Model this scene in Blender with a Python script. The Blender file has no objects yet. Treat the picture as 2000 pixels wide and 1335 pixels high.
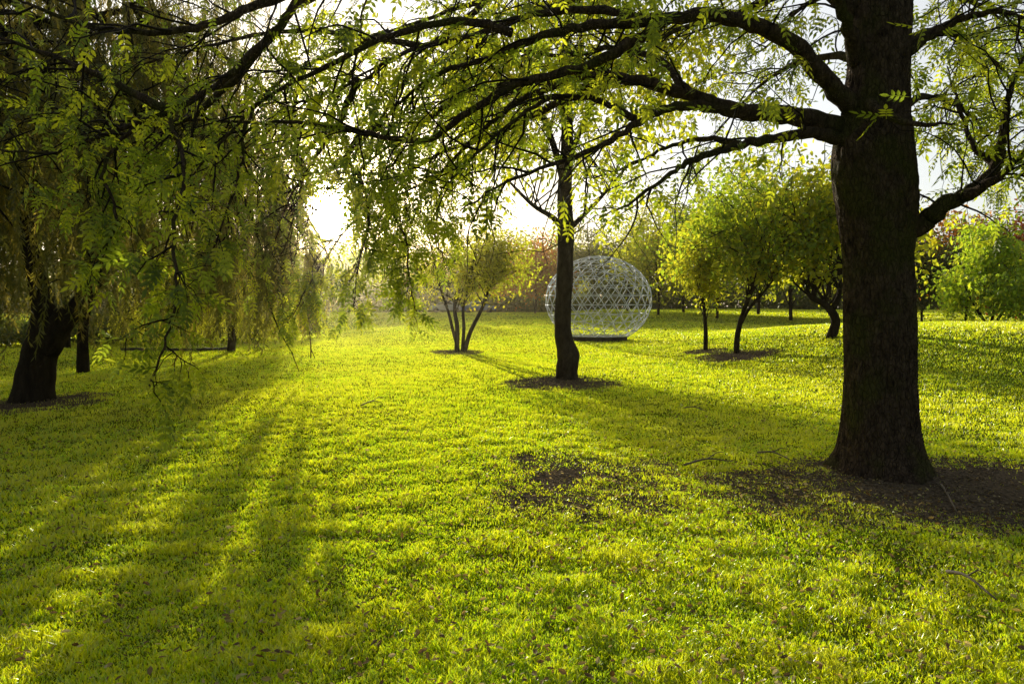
import bpy, math, random
import numpy as np
from mathutils import Vector, noise
rng=np.random.default_rng(11); random.seed(5)
S=bpy.context.scene; C=S.collection
# ------------------------------------------------------------------ camera
CAMH=1.6; F=24/36*2000; PIT=math.atan((667.5-600)/F)
cam=bpy.data.cameras.new('camera'); co=bpy.data.objects.new('camera',cam); C.objects.link(co)
cam.lens=24; cam.sensor_width=36; cam.clip_end=2000; cam.clip_start=.05
co.location=(0,0,CAMH); co.rotation_euler=(math.pi/2-PIT,0,0); S.camera=co
def ray(px,py):
    a=(px-1000)/F; b=(667.5-py)/F
    return np.array([a, math.cos(PIT)+b*math.sin(PIT), -math.sin(PIT)+b*math.cos(PIT)])
def P(px,py,Y):
    d=ray(px,py); return np.array([0,0,CAMH])+d*(Y/d[1])
SUN=ray(645,408); SUN/=np.linalg.norm(SUN)
SH=SUN[:2]/np.linalg.norm(SUN[:2])
EL=math.radians(9.2); SUNL=np.array([SH[0]*math.cos(EL),SH[1]*math.cos(EL),math.sin(EL)])
def perp(x,y): return x*SH[1]-y*SH[0]      # distance across the sun's azimuth
# ------------------------------------------------------------------ terrain
def sm(t):
    t=np.clip(t,0,1); return t*t*(3-2*t)
def gz(x,y):
    x=np.asarray(x,float); y=np.asarray(y,float)
    z=.9*sm((y-30)/60)
    z=z+1.05*sm((x-5)/8)*sm((y-8)/11)*(1-.6*sm((y-22)/15))
    z=z-.25*sm((-x-7)/7)*sm((y-9)/12)*(1-sm((y-45)/30))
    z=z+.03*np.sin(x*.6+1)*np.sin(y*.45+.5)+.05*np.sin(x*.21+2)*np.sin(y*.17)*sm(y/12)
    return z
def hit(px,py):
    d=ray(px,py); Y=2.
    while Y<200:
        p=np.array([0,0,CAMH])+d*(Y/d[1])
        if p[2]<=gz(p[0],p[1]): break
        Y+=.05
    p[2]=float(gz(p[0],p[1])); return p
def ground(px,Y):
    x=(px-1000)/F*Y; return np.array([x,Y,float(gz(x,Y))])
tabs=[np.random.default_rng(s).random((128,128)) for s in range(6)]
def vn(x,y,s=0):
    t=tabs[s]; xi=np.floor(x).astype(int); yi=np.floor(y).astype(int); fx=x-xi; fy=y-yi
    fx=fx*fx*(3-2*fx); fy=fy*fy*(3-2*fy)
    g=lambda a,b:t[a%128,b%128]
    return (g(xi,yi)*(1-fx)+g(xi+1,yi)*fx)*(1-fy)+(g(xi,yi+1)*(1-fx)+g(xi+1,yi+1)*fx)*fy
def nrm(v):
    v=np.asarray(v,float); return v/(np.linalg.norm(v,axis=-1,keepdims=True)+1e-9)
# ------------------------------------------------------------------ mesh helpers
class MB:
    def __init__(s): s.v=[]; s.f=[]; s.n=0; s.a=[]
    def add(s,v,faces,rnd=None):
        v=np.asarray(v,np.float64)
        for f in faces: s.f.append(np.asarray(f)+s.n)
        s.v.append(v); s.n+=len(v)
        s.a.append(np.full(len(v),.5) if rnd is None else np.asarray(rnd))
    def tube(s,pts,rad,k=6,cap=True):
        pts=np.asarray(pts,float); n=len(pts); rad=np.asarray(rad,float)*np.ones(n)
        t=nrm(np.gradient(pts,axis=0)); m=np.abs(t.mean(0)); ref=np.zeros(3); ref[np.argmin(m)]=1
        u=nrm(np.cross(t,ref)); w=np.cross(t,u)
        a=np.arange(k)/k*2*np.pi
        v=pts[:,None]+rad[:,None,None]*(np.cos(a)[None,:,None]*u[:,None]+np.sin(a)[None,:,None]*w[:,None])
        i=np.arange(n-1)[:,None]*k; j=np.arange(k)[None]; j2=(j+1)%k
        q=np.stack([i+j,i+j2,i+k+j2,i+k+j],-1).reshape(-1,4)
        fs=[q]
        if cap and k>2: fs+= [np.arange(k)[None,::-1],(np.arange(k)+(n-1)*k)[None]]
        s.add(v.reshape(-1,3),fs)
    def box(s,c,h,rz=0):
        c=np.asarray(c,float); v=np.array([[x,y,z] for z in(-1,1) for y in(-1,1) for x in(-1,1)],float)*np.asarray(h)
        cs,sn=math.cos(rz),math.sin(rz); v=np.stack([v[:,0]*cs-v[:,1]*sn,v[:,0]*sn+v[:,1]*cs,v[:,2]],1)+c
        s.add(v,[[[0,2,3,1],[4,5,7,6],[0,1,5,4],[2,6,7,3],[0,4,6,2],[1,3,7,5]]])
    def inst(s,tv,tf,pos,M,sc,rnd=None):
        N=len(pos)
        if N==0: return
        v=np.einsum('nij,vj->nvi',M,tv)*np.asarray(sc).reshape(-1,1,1)+pos[:,None]
        off=(np.arange(N)*len(tv))
        fs=[(np.asarray(f)[None]+off[:,None,None]).reshape(-1,np.asarray(f).shape[1]) for f in tf]
        if rnd is None: rnd=rng.random(N)
        s.add(v.reshape(-1,3),fs,np.repeat(rnd,len(tv)))
def thing(name,label,cat,loc,group=None,kind=None):
    o=bpy.data.objects.new(name,None); C.objects.link(o); o.location=loc; o.empty_display_size=.2
    o['label']=label; o['category']=cat
    if group:o['group']=group
    return o
def build(name,mb,mat,parent=None,smooth=True,label=None,cat=None,group=None,kind=None,base=None):
    me=bpy.data.meshes.new(name)
    v=np.concatenate(mb.v); a=np.concatenate(mb.a)
    off=None
    if parent is not None: off=np.array(parent.location)
    elif base is not None: off=np.array(base)
    if off is not None: v=v-off
    fl=[np.asarray(f).reshape(-1,np.asarray(f).shape[-1]) for f in mb.f]
    loops=np.concatenate([f.ravel() for f in fl]).astype(np.int32)
    tot=np.concatenate([np.full(len(f),f.shape[1]) for f in fl]); st=np.concatenate([[0],np.cumsum(tot)[:-1]]).astype(np.int32)
    me.vertices.add(len(v)); me.loops.add(len(loops)); me.polygons.add(len(tot))
    me.vertices.foreach_set('co',v.astype(np.float32).ravel()); me.loops.foreach_set('vertex_index',loops)
    me.polygons.foreach_set('loop_start',st)
    me.polygons.foreach_set('use_smooth',np.full(len(tot),smooth))
    at=me.attributes.new('rnd','FLOAT','POINT'); at.data.foreach_set('value',a.astype(np.float32))
    me.update(calc_edges=True)
    me.materials.append(mat)
    o=bpy.data.objects.new(name,me); C.objects.link(o)
    if parent is not None: o.parent=parent
    elif base is not None: o.location=base
    if label:o['label']=label
    if cat:o['category']=cat
    if group:o['group']=group
    if kind:o['kind']=kind
    return o
# ------------------------------------------------------------------ materials
def newmat(n):
    m=bpy.data.materials.new(n); m.use_nodes=True; nt=m.node_tree; nt.nodes.clear()
    out=nt.nodes.new('ShaderNodeOutputMaterial'); return m,nt,out
def ramp(nt,stops,fac):
    r=nt.nodes.new('ShaderNodeValToRGB'); e=r.color_ramp.elements
    while len(e)<len(stops): e.new(.5)
    for el,(p,c) in zip(e,stops): el.position=p; el.color=(*c,1)
    nt.links.new(fac,r.inputs[0]); return r.outputs[0]
def leafmat(name,stops,gain=(3.,3.,1.5),mix=.5,gloss=.05,rough=.45):
    m,nt,out=newmat(name); L=nt.links
    a=nt.nodes.new('ShaderNodeAttribute'); a.attribute_name='rnd'
    c=ramp(nt,stops,a.outputs['Fac'])
    mu=nt.nodes.new('ShaderNodeVectorMath'); mu.operation='MULTIPLY'; L.new(c,mu.inputs[0]); mu.inputs[1].default_value=gain
    mn=nt.nodes.new('ShaderNodeVectorMath'); mn.operation='MINIMUM'; L.new(mu.outputs[0],mn.inputs[0]); mn.inputs[1].default_value=(.95,.95,.95)
    d=nt.nodes.new('ShaderNodeBsdfDiffuse'); L.new(c,d.inputs[0])
    t=nt.nodes.new('ShaderNodeBsdfTranslucent'); L.new(mn.outputs[0],t.inputs[0])
    g=nt.nodes.new('ShaderNodeBsdfGlossy'); g.inputs['Roughness'].default_value=rough; g.inputs[0].default_value=(.95,.95,.75,1)
    x=nt.nodes.new('ShaderNodeMixShader'); x.inputs[0].default_value=mix; L.new(d.outputs[0],x.inputs[1]); L.new(t.outputs[0],x.inputs[2])
    y=nt.nodes.new('ShaderNodeMixShader'); y.inputs[0].default_value=gloss; L.new(x.outputs[0],y.inputs[1]); L.new(g.outputs[0],y.inputs[2])
    L.new(y.outputs[0],out.inputs[0]); return m
def bark(name,c1,c2,scale=9,moss=None,bump=.6,vs=.22):
    m,nt,out=newmat(name); L=nt.links
    tc=nt.nodes.new('ShaderNodeTexCoord'); mp=nt.nodes.new('ShaderNodeMapping'); mp.inputs['Scale'].default_value=(1,1,vs); L.new(tc.outputs['Object'],mp.inputs[0])
    n=nt.nodes.new('ShaderNodeTexNoise'); n.inputs['Scale'].default_value=scale; n.inputs['Detail'].default_value=8; n.inputs['Roughness'].default_value=.65; L.new(mp.outputs[0],n.inputs[0])
    v=nt.nodes.new('ShaderNodeTexVoronoi'); v.feature='DISTANCE_TO_EDGE'; v.inputs['Scale'].default_value=scale*1.6; L.new(mp.outputs[0],v.inputs[0])
    c=ramp(nt,[(.3,c1),(.7,c2)],n.outputs[0])
    if moss:
        n2=nt.nodes.new('ShaderNodeTexNoise'); n2.inputs['Scale'].default_value=2.3; n2.inputs['Detail'].default_value=5; L.new(tc.outputs['Object'],n2.inputs[0])
        mm=nt.nodes.new('ShaderNodeMapRange'); mm.inputs[1].default_value=.48; mm.inputs[2].default_value=.62; mm.inputs[4].default_value=.7; L.new(n2.outputs[0],mm.inputs[0])
        mx=nt.nodes.new('ShaderNodeMix'); mx.data_type='RGBA'; L.new(mm.outputs[0],mx.inputs[0]); L.new(c,mx.inputs[6]); mx.inputs[7].default_value=(*moss,1); c=mx.outputs[2]
    ad=nt.nodes.new('ShaderNodeMath'); ad.operation='MULTIPLY'; L.new(n.outputs[0],ad.inputs[0]); 
    mr=nt.nodes.new('ShaderNodeMapRange'); mr.inputs[2].default_value=.12; L.new(v.outputs['Distance'],mr.inputs[0]); L.new(mr.outputs[0],ad.inputs[1])
    b=nt.nodes.new('ShaderNodeBump'); b.inputs['Strength'].default_value=bump; b.inputs['Distance'].default_value=.03; L.new(ad.outputs[0],b.inputs['Height'])
    p=nt.nodes.new('ShaderNodeBsdfPrincipled'); p.inputs['Roughness'].default_value=.9; p.inputs['Specular IOR Level'].default_value=.05; L.new(c,p.inputs['Base Color']); L.new(b.outputs[0],p.inputs['Normal'])
    L.new(p.outputs[0],out.inputs[0]); return m
def plain(name,c,rough=.6,metal=0,nscale=20,var=.3,spec=.5):
    m,nt,out=newmat(name); L=nt.links
    tc=nt.nodes.new('ShaderNodeTexCoord'); n=nt.nodes.new('ShaderNodeTexNoise'); n.inputs['Scale'].default_value=nscale; n.inputs['Detail'].default_value=4; L.new(tc.outputs['Object'],n.inputs[0])
    c=np.array(c); cc=ramp(nt,[(.3,tuple(c*(1-var))),(.7,tuple(np.minimum(c*(1+var),.95)))],n.outputs[0])
    p=nt.nodes.new('ShaderNodeBsdfPrincipled'); p.inputs['Roughness'].default_value=rough; p.inputs['Metallic'].default_value=metal; p.inputs['Specular IOR Level'].default_value=spec; L.new(cc,p.inputs['Base Color']); L.new(p.outputs[0],out.inputs[0]); return m
M_main=leafmat('ash_leaf',[(0,(.03,.047,.010)),(.5,(.08,.105,.012)),(.85,(.14,.155,.014)),(1,(.34,.24,.02))],gain=(6.6,6.,2),mix=.74)
M_mid=leafmat('mid_leaf',[(0,(.06,.075,.012)),(.6,(.125,.135,.013)),(1,(.28,.20,.02))],gain=(5.6,5.2,2),mix=.72)
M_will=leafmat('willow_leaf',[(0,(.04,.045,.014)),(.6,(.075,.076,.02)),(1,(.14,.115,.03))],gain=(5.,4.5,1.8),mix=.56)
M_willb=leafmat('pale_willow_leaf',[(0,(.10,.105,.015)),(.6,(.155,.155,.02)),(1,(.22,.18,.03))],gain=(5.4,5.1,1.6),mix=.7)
M_green=leafmat('green_leaf',[(0,(.05,.072,.010)),(.6,(.10,.13,.013)),(.9,(.15,.16,.014)),(1,(.30,.20,.02))],gain=(5.5,5.4,2.),mix=.7)
M_yel=leafmat('yellow_leaf',[(0,(.09,.10,.012)),(.6,(.155,.155,.014)),(1,(.36,.22,.02))],gain=(5.,4.8,2.),mix=.72)
M_org=leafmat('orange_leaf',[(0,(.13,.06,.015)),(.6,(.26,.115,.018)),(1,(.36,.17,.02))],gain=(3.4,2.7,1.4),mix=.6)
M_dark=leafmat('dark_leaf',[(0,(.025,.036,.012)),(.6,(.052,.066,.014)),(1,(.11,.095,.02))],gain=(4.2,4.,1.8),mix=.54)
M_lime=leafmat('lime_leaf',[(0,(.08,.115,.014)),(.6,(.15,.19,.018)),(1,(.26,.25,.025))],gain=(4.8,4.8,1.8),mix=.7)
M_red=leafmat('red_leaf',[(0,(.13,.05,.02)),(.6,(.28,.08,.025)),(1,(.34,.14,.03))],gain=(3.2,2.4,1.4),mix=.6)
M_grass=leafmat('grass_blade',[(0,(.048,.08,.005)),(.4,(.125,.166,.006)),(.75,(.205,.226,.008)),(1,(.45,.41,.09))],gain=(6.2,6.1,1.3),mix=.88,gloss=.13,rough=.37)
M_litter=leafmat('litter_leaf',[(0,(.09,.05,.02)),(.4,(.2,.12,.04)),(.75,(.4,.3,.10)),(1,(.6,.5,.28))],gain=(1.7,1.55,1.1),mix=.4)
M_bark=bark('bark_main',(.028,.019,.013),(.165,.11,.072),20,moss=(.085,.085,.018),bump=1.,vs=.45)
M_bark2=bark('bark_mid',(.028,.02,.013),(.10,.075,.052),14,vs=.4)
M_barkd=bark('bark_dark',(.018,.013,.009),(.06,.044,.03),10)
M_twig=plain('twig_bark',(.028,.02,.013),.8,spec=.1)
# ------------------------------------------------------------------ leaf templates
def leaflet(L,W,fold=.18,curl=.12):
    v=np.array([[0,0,0],[.33*L,W/2,0],[.33*L,0,-fold*W],[.33*L,-W/2,0],[.7*L,W*.38,-curl*L*.4],[.7*L,0,-fold*W-curl*L*.4],[.7*L,-W*.38,-curl*L*.4],[L,0,-curl*L]])
    tri=np.array([[0,2,1],[0,3,2],[4,5,7],[5,6,7]]); q=np.array([[1,2,5,4],[2,3,6,5]]); return v,tri,q
def compound(n=3,L=.076,W=.030,R=.185,simple=False):
    V=[];T=[];Q=[];k=0
    spec=[]
    for i in range(n):
        t=.3+.7*i/(n); 
        for s in(-1,1): spec.append((t*R,s*math.radians(62-8*i),L*(.8+.2*i/n)))
    spec.append((R,0,L*1.15))
    for (x,a,l) in spec:
        if simple:
            v=np.array([[0,0,0],[.42*l,W/2,.002],[l,0,-.1*l],[.42*l,-W/2,.002]]); t=np.array([[0,1,2],[0,2,3]]); q=None
        else: v,t,q=leaflet(l,W)
        c,s=math.cos(a),math.sin(a)
        vv=np.stack([v[:,0]*c-v[:,1]*s+x, v[:,0]*s+v[:,1]*c, v[:,2]-(x/R)**2*.05-.25*np.abs(v[:,0]*s)],1)
        V.append(vv);T.append(t+k)
        if q is not None: Q.append(q+k)
        k+=len(v)
    xs=np.linspace(0,R,4)
    rv=np.array([[x,sg*.0018,-(x/R)**2*.05] for x in xs for sg in(-1,1)]); V.append(rv)
    Q.append(np.array([[0,2,3,1],[2,4,5,3],[4,6,7,5]])+k)
    return np.concatenate(V),[np.concatenate(T),np.concatenate(Q)]
LEAF_C=compound(); LEAF_F=compound(simple=True)
_s=leaflet(1,.5); LEAF_S=(_s[0],[_s[1],_s[2]])
LEAF_Q=(np.array([[0,0,0],[.45,.3,.06],[1,0,-.05],[.45,-.3,.06]]),[np.array([[0,1,2],[0,2,3]])])
def frames(d,roll=None):
    d=nrm(d); up=np.tile([0,0,1.],(len(d),1)); y=nrm(np.cross(up,d)+1e-5); z=np.cross(d,y)
    if roll is None: roll=rng.normal(0,.7,len(d))
    c=np.cos(roll)[:,None]; s=np.sin(roll)[:,None]
    return np.stack([d,y*c+z*s,z*c-y*s],-1)
CAMP=np.array([0,0,CAMH])
def keep(pos,core=.031,soft=.037,near=2.5):
    d=pos-CAMP; r=np.linalg.norm(d,axis=1); a=np.arccos(np.clip((d@SUN)/r,-1,1))
    return (a>core)&((a>soft)|(rng.random(len(pos))<(a/soft)**1.3*.85))&(r>near)
def wander(p,d,L,n,droop=.1,jit=.15):
    pts=[np.array(p,float)]; d=nrm(d)
    for i in range(n):
        d=nrm(d+rng.normal(0,jit,3)+np.array([0,0,-droop])); pts.append(pts[-1]+d*L/n)
    return np.array(pts)
def spline(pts,m):
    pts=np.asarray(pts,float); n=len(pts); q=np.vstack([2*pts[0]-pts[1],pts,2*pts[-1]-pts[-2]]); out=[]
    for i in range(n-1):
        a,b,c,d=q[i],q[i+1],q[i+2],q[i+3]
        for t in np.arange(m)/m:
            out.append(.5*((2*b)+(-a+c)*t+(2*a-5*b+4*c-d)*t*t+(-a+3*b-3*c+d)*t**3))
    out.append(pts[-1]); return np.array(out)
# ================================================================== MAIN TREE
B=hit(1728,925)
main=thing('broadleaf_tree','large dark trunked tree at right with long arching limbs and backlit pinnate leaves','tree',B)
def big_trunk(path,rfun,k,mb,amp,fs,seed=0):
    path=np.asarray(path); n=len(path); a=np.arange(k)/k*2*np.pi
    V=np.zeros((n,k,3))
    for i in range(n):
        for j in range(k):
            c,s=math.cos(a[j]),math.sin(a[j]); z=path[i,2]
            q=Vector((c*fs,s*fs,z*fs*.45+seed))
            f=noise.noise(q)+.5*noise.noise(q*2.3); f=-abs(f)
            g=noise.noise(Vector((c*1.2,s*1.2,z*.9+seed)))
            r=rfun(z-path[0,2],a[j])+amp*f+.045*g*rfun(2,0)/.34
            V[i,j]=path[i]+np.array([c*r,s*r,0])
    i=np.arange(n-1)[:,None]*k; j=np.arange(k)[None]; j2=(j+1)%k
    mb.add(V.reshape(-1,3),[np.stack([i+j,i+j2,i+k+j2,i+k+j],-1).reshape(-1,4),(np.arange(k)+(n-1)*k)[None]])
Yt=B[1]
tp=spline([B+[0,0,-.12],P(1722,800,Yt),P(1712,600,Yt),P(1714,420,Yt),P(1704,300,Yt),P(1712,180,Yt),P(1722,0,Yt),P(1725,-300,Yt+.1),P(1700,-620,Yt+.2)],26)
def rf(z,a):
    fl=.30*math.exp(-max(z,0)/.20)*(.62+.45*max(0,math.sin(a*3+.6))+.2*math.sin(a*5+2))
    r=.318 if z<3.3 else .318-.06*(z-3.3)
    if 2.2<z<3.5: r+=.05*math.sin((z-2.2)/1.3*math.pi)
    return max(r,.07)+max(fl,0)+.05*math.exp(-max(z,0)/.7)
mb=MB(); big_trunk(tp,rf,130,mb,.036,11); build('trunk',mb,M_bark,main)
limbs=[
 (.09,[(1690,240,6.5),(1610,150,6.3),(1550,85,6.1),(1470,50,5.9),(1390,30,5.8),(1270,42,5.7),(1170,50,5.7),(1060,70,5.8),(950,115,6),(850,150,6.2),(770,210,6.6),(690,300,7)]),
 (.10,[(1700,270,6.6),(1590,235,6.5),(1500,222,6.4),(1420,212,6.3),(1350,185,6.3),(1250,160,6.5),(1150,148,6.8),(1020,160,7.2),(900,190,7.7),(800,260,8.2),(700,330,9),(600,430,10)]),
 (.065,[(1700,285,6.5),(1600,262,6.4),(1540,264,6.3),(1450,284,6.2),(1360,308,6.1),(1310,340,6.1),(1240,390,6.1),(1170,425,6.1)]),
 (.045,[(1400,212,6.3),(1330,207,6.1),(1260,232,6),(1180,280,5.9),(1090,318,5.8),(980,360,5.8),(900,410,5.7)]),
 (.045,[(1300,40,5.7),(1230,85,5.6),(1130,135,5.6),(1010,165,5.7),(900,230,5.8),(830,275,5.9),(720,262,6),(600,240,6.1),(480,240,6.2),(370,236,6.3),(260,300,6.4)]),
 (.04,[(1180,150,6.8),(1060,215,7.4),(950,270,8),(860,300,8.6),(740,380,9.5),(640,500,10.5),(600,590,11)]),
 (.065,[(1690,40,6.6),(1500,-90,6.3),(1200,-110,6),(900,-70,5.9),(720,-40,5.8),(590,0,5.7),(540,60,5.6),(440,150,5.5),(330,220,5.4),(200,262,5.4),(90,300,5.4),(-20,290,5.5)]),
 (.04,[(720,-40,5.8),(530,0,5.6),(430,40,5.4),(330,62,5.2),(190,55,5),(60,10,5),(-60,-40,5)]),
 (.035,[(540,60,5.6),(420,190,6),(330,240,6.4),(200,240,6.8),(60,230,7.2)]),
 (.034,[(330,220,5.4),(240,170,5.5),(130,120,5.6),(0,75,5.7),(-80,50,5.7)]),
 (.034,[(1000,65,5.8),(900,40,5.8),(760,70,5.8),(640,130,5.8),(520,190,5.8),(420,290,5.8),(350,370,5.8)]),
 (.036,[(1270,42,5.7),(1180,20,5.8),(1040,30,6),(930,70,6.2),(800,100,6.4),(700,160,6.6),(600,200,6.8),(470,300,7)]),
 (.04,[(1150,148,6.8),(1050,180,6.7),(960,240,6.6),(860,340,6.5),(780,380,6.5)]),
 (.036,[(1350,185,6.3),(1290,120,6.6),(1200,95,7),(1100,110,7.4),(1000,100,7.8),(880,130,8.2),(760,150,8.6)]),
 (.028,[(1240,232,6),(1180,200,5.9),(1090,190,5.8),(1000,240,5.7),(900,330,5.6),(860,370,5.6)]),
 (.028,[(1450,284,6.2),(1380,270,6.5),(1300,290,6.9),(1220,330,7.2),(1130,350,7.5)]),
 (.115,[(1750,470,6.5),(1800,435,6.4),(1840,405,6.3),(1900,372,6.2),(1945,325,6.1),(1962,240,6),(1975,170,6),(2010,90,6)]),
 (.05,[(1880,385,6.2),(1940,355,5.9),(2000,300,5.7),(2080,230,5.6)]),
 (.06,[(1740,130,6.5),(1800,80,6.4),(1860,45,6.4),(1930,25,6.3),(1990,30,6.2),(2070,60,6.2)]),
 (.05,[(1700,200,6.25),(1740,228,5.9),(1800,243,5.7),(1866,240,5.6)]),
 (.065,[(1720,60,6.8),(1600,-30,7.6),(1450,20,8.6),(1300,70,9.6),(1180,150,10.6),(1080,240,11.5)]),
 (.055,[(1730,150,6.8),(1640,110,7.6),(1540,130,8.6),(1470,180,9.6),(1400,260,10.6)]),
 (.055,[(1740,100,6.8),(1830,60,7.6),(1900,90,8.4),(1960,140,9.2),(2020,220,10)]),
 (.05,[(1740,40,6.8),(1800,-20,7.6),(1880,0,8.4),(1960,40,9.2),(2040,90,10)]),
 (.045,[(1740,220,6.8),(1800,190,7.6),(1860,200,8.4),(1920,250,9.2),(1970,330,9.8)]),
 (.045,[(1730,60,6.9),(1650,-20,7.8),(1560,20,8.8),(1500,90,9.6),(1440,120,10.2)]),
 (.03,[(1945,325,6.1),(1900,280,6.3),(1870,200,6.5),(1850,130,6.7)]),
 (.08,[(1680,120,6.45),(1650,40,6.2),(1630,-40,6.0),(1600,-200,5.8)]),
 (.08,[(1720,-100,6.8),(1500,-120,7.6),(1200,-60,8.4),(950,0,9.2),(760,60,10),(600,120,10.6)]),
 (.05,[(1720,0,6.7),(1600,-60,6.9),(1400,-60,7.3),(1150,-10,7.6),(950,60,7.8),(820,90,8),(640,190,8.2),(480,330,8.4)]),
 (.04,[(950,0,9.2),(820,120,9.6),(740,240,10),(700,360,10.3),(690,470,10.5)]),
 (.04,[(950,60,7.8),(900,160,8.5),(850,260,9),(830,360,9.3),(790,470,9.5)]),
 (.035,[(820,90,8),(600,60,8.6),(450,80,9),(300,120,9.2),(150,180,9.4)]),
 (.035,[(1180,150,10.6),(1000,180,10.8),(900,260,11),(860,380,11)]),
 (.035,[(600,120,10.6),(570,230,10.8),(590,350,11),(560,470,11.2),(520,560,11.3)]),
 (.035,[(700,160,6.6),(660,240,7.6),(610,320,8.6),(560,400,9.4),(530,500,9.8)]),
 (.035,[(740,240,10),(680,300,10.2),(720,400,10.4),(700,500,10.6),(660,570,10.7)]),
 (.03,[(760,60,10),(680,150,10.2),(640,250,10.3),(660,340,10.5),(760,450,10.7)]),
 (.03,[(760,60,10),(560,150,9.8),(480,250,9.6),(460,380,9.6),(480,480,9.7)]),
 (.03,[(740,240,10),(690,290,11),(640,340,11.8),(540,430,12.3),(580,520,12.6)]),
 (.03,[(740,240,10),(780,330,10.8),(740,430,11.4),(760,520,11.8)]),
 (.03,[(700,360,10.3),(760,400,11),(830,450,11.6),(850,520,12)]),
 (.03,[(640,250,10.3),(590,310,11),(570,380,11.6),(590,460,12.2),(620,520,12.5)]),
 (.012,[(330,220,5.4),(360,330,5),(340,450,4.6),(345,560,4.4),(330,640,4.3),(290,760,4.2)]),
 (.012,[(260,250,5.4),(200,330,5.2),(230,430,5.1),(190,500,5.1)]),
 (.012,[(480,240,6.2),(470,330,6.2),(440,420,6.1),(400,520,6)]),
 (.012,[(700,330,9),(720,420,8.6),(700,520,8.2),(690,600,8)]),
 (.012,[(740,380,9.5),(790,460,9),(800,540,8.6),(810,600,8.4)]),
 (.012,[(640,500,10.5),(600,560,10.3),(570,620,10.1)]),
 (.012,[(860,380,9),(850,450,8.8),(870,520,8.6)]),
]
twig=MB(); LP=[];LD=[];LH=[]
def addtwigs(pts,r0,t0,step,Ls,Lt,droop,nl=4,hang=0):
    seg=np.linalg.norm(np.diff(pts,axis=0),axis=1); cum=np.concatenate([[0],np.cumsum(seg)]); tot=cum[-1]
    s=t0*tot
    while s<tot:
        i=min(np.searchsorted(cum,s)-1,len(pts)-2); i=max(i,0); f=(s-cum[i])/max(seg[i],1e-6); p=pts[i]*(1-f)+pts[i+1]*f
        tan=nrm(pts[i+1]-pts[i]); rv=rng.normal(0,1,3); rv[2]*=.55; rv=nrm(rv-tan*(rv@tan))
        d=nrm(tan*.7+rv*rng.uniform(.6,1.2)); L=Ls*rng.uniform(.5,1.35)*(1-.35*s/tot)
        sp=wander(p,d,L,6,droop,.2); rr=min(.011,r0*(1-s/tot)+.004)
        twig.tube(sp,np.linspace(rr,.0035,7),4,False)
        for q in range(1,7):
            if rng.random()<.75:
                tn=nrm(sp[q]-sp[q-1]); rv=rng.normal(0,1,3); d2=nrm(tn*.6+nrm(rv)*.8)
                tw=wander(sp[q],d2,Lt*rng.uniform(.5,1.2),3,droop*1.3,.2); twig.tube(tw,np.linspace(.004,.002,4),3,False)
                for u in range(nl):
                    ff=rng.uniform(.4,1)*3; ii=min(int(ff),2); pp=tw[ii]*(1-(ff-ii))+tw[ii+1]*(ff-ii)
                    dd=nrm(nrm(tw[ii+1]-tw[ii])*.6+rng.normal(0,.55,3)+[0,0,-.35]); LP.append(pp); LD.append(dd); LH.append(hang)
        s+=step*rng.uniform(.6,1.4)
for r0,pp in limbs:
    pts=spline([P(*q) for q in pp],6); pts[1:-1]+=rng.normal(0,.008,(len(pts)-2,3))
    n=len(pts); rad=r0*(1-np.linspace(0,1,n)**.8)+.006
    rad[:3]*=[1.35,1.15,1.05] if r0>.06 else [1,1,1]
    rad*=1+.07*np.sin(np.arange(n)*1.7+r0*90)
    m=MB(); m.tube(pts,rad,12); build('limb',m,M_bark,main)
    if pp[0][0]==1700 and pp[0][1]==200: continue
    h=r0<.02
    far=pp[-1][2]>8 and not h
    right=pp[-1][0]>1840
    addtwigs(pts,r0,.05 if h else .24,.15 if h else (.13 if right else .18),.34 if h else (1.2 if far else 1.05),.2 if h else .34,.10,4 if h else 4,int(h))
LP=np.array(LP);LD=np.array(LD);LH=np.array(LH)
x,y,z=LP.T
k=keep(LP)
clump=vn(x*1.5+30,y*1.1+z*1.9,2)
k&=(rng.random(len(x))<np.clip(-.02+1.25*clump,.06,1))|((LH==1)&(rng.random(len(x))<.7))
k&=(z>np.where((x>-.13*y)&(x<3.4), 1.62+.115*y, 0.))|(LH==1)
k&=(z>1.6+.08*y)|(LH==1)|(y>8)|(rng.random(len(x))<.35)
k&=(x>-.34*y)|(LH==1)|(rng.random(len(x))<np.where(y>8.5,.75,.6))     # thinner sprays over the willows
k&=~((np.abs(x-.08*y)<.30)&(y<12)&(z<1.6+.26*y)&(rng.random(len(x))<.6))
LP=LP[k];LD=LD[k]
build('twigs',twig,M_twig,main)
nr=LP[:,1]<6.2
sz=np.where(LP[:,0]<-.3*LP[:,1],.85,1.)
m=MB(); m.inst(*LEAF_C,LP[nr],frames(LD[nr]),rng.uniform(.6,1.1,nr.sum())*sz[nr]); m.inst(*LEAF_F,LP[~nr],frames(LD[~nr]),rng.uniform(.7,1.2,(~nr).sum()))
build('crown',m,M_main,main,smooth=False)
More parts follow.
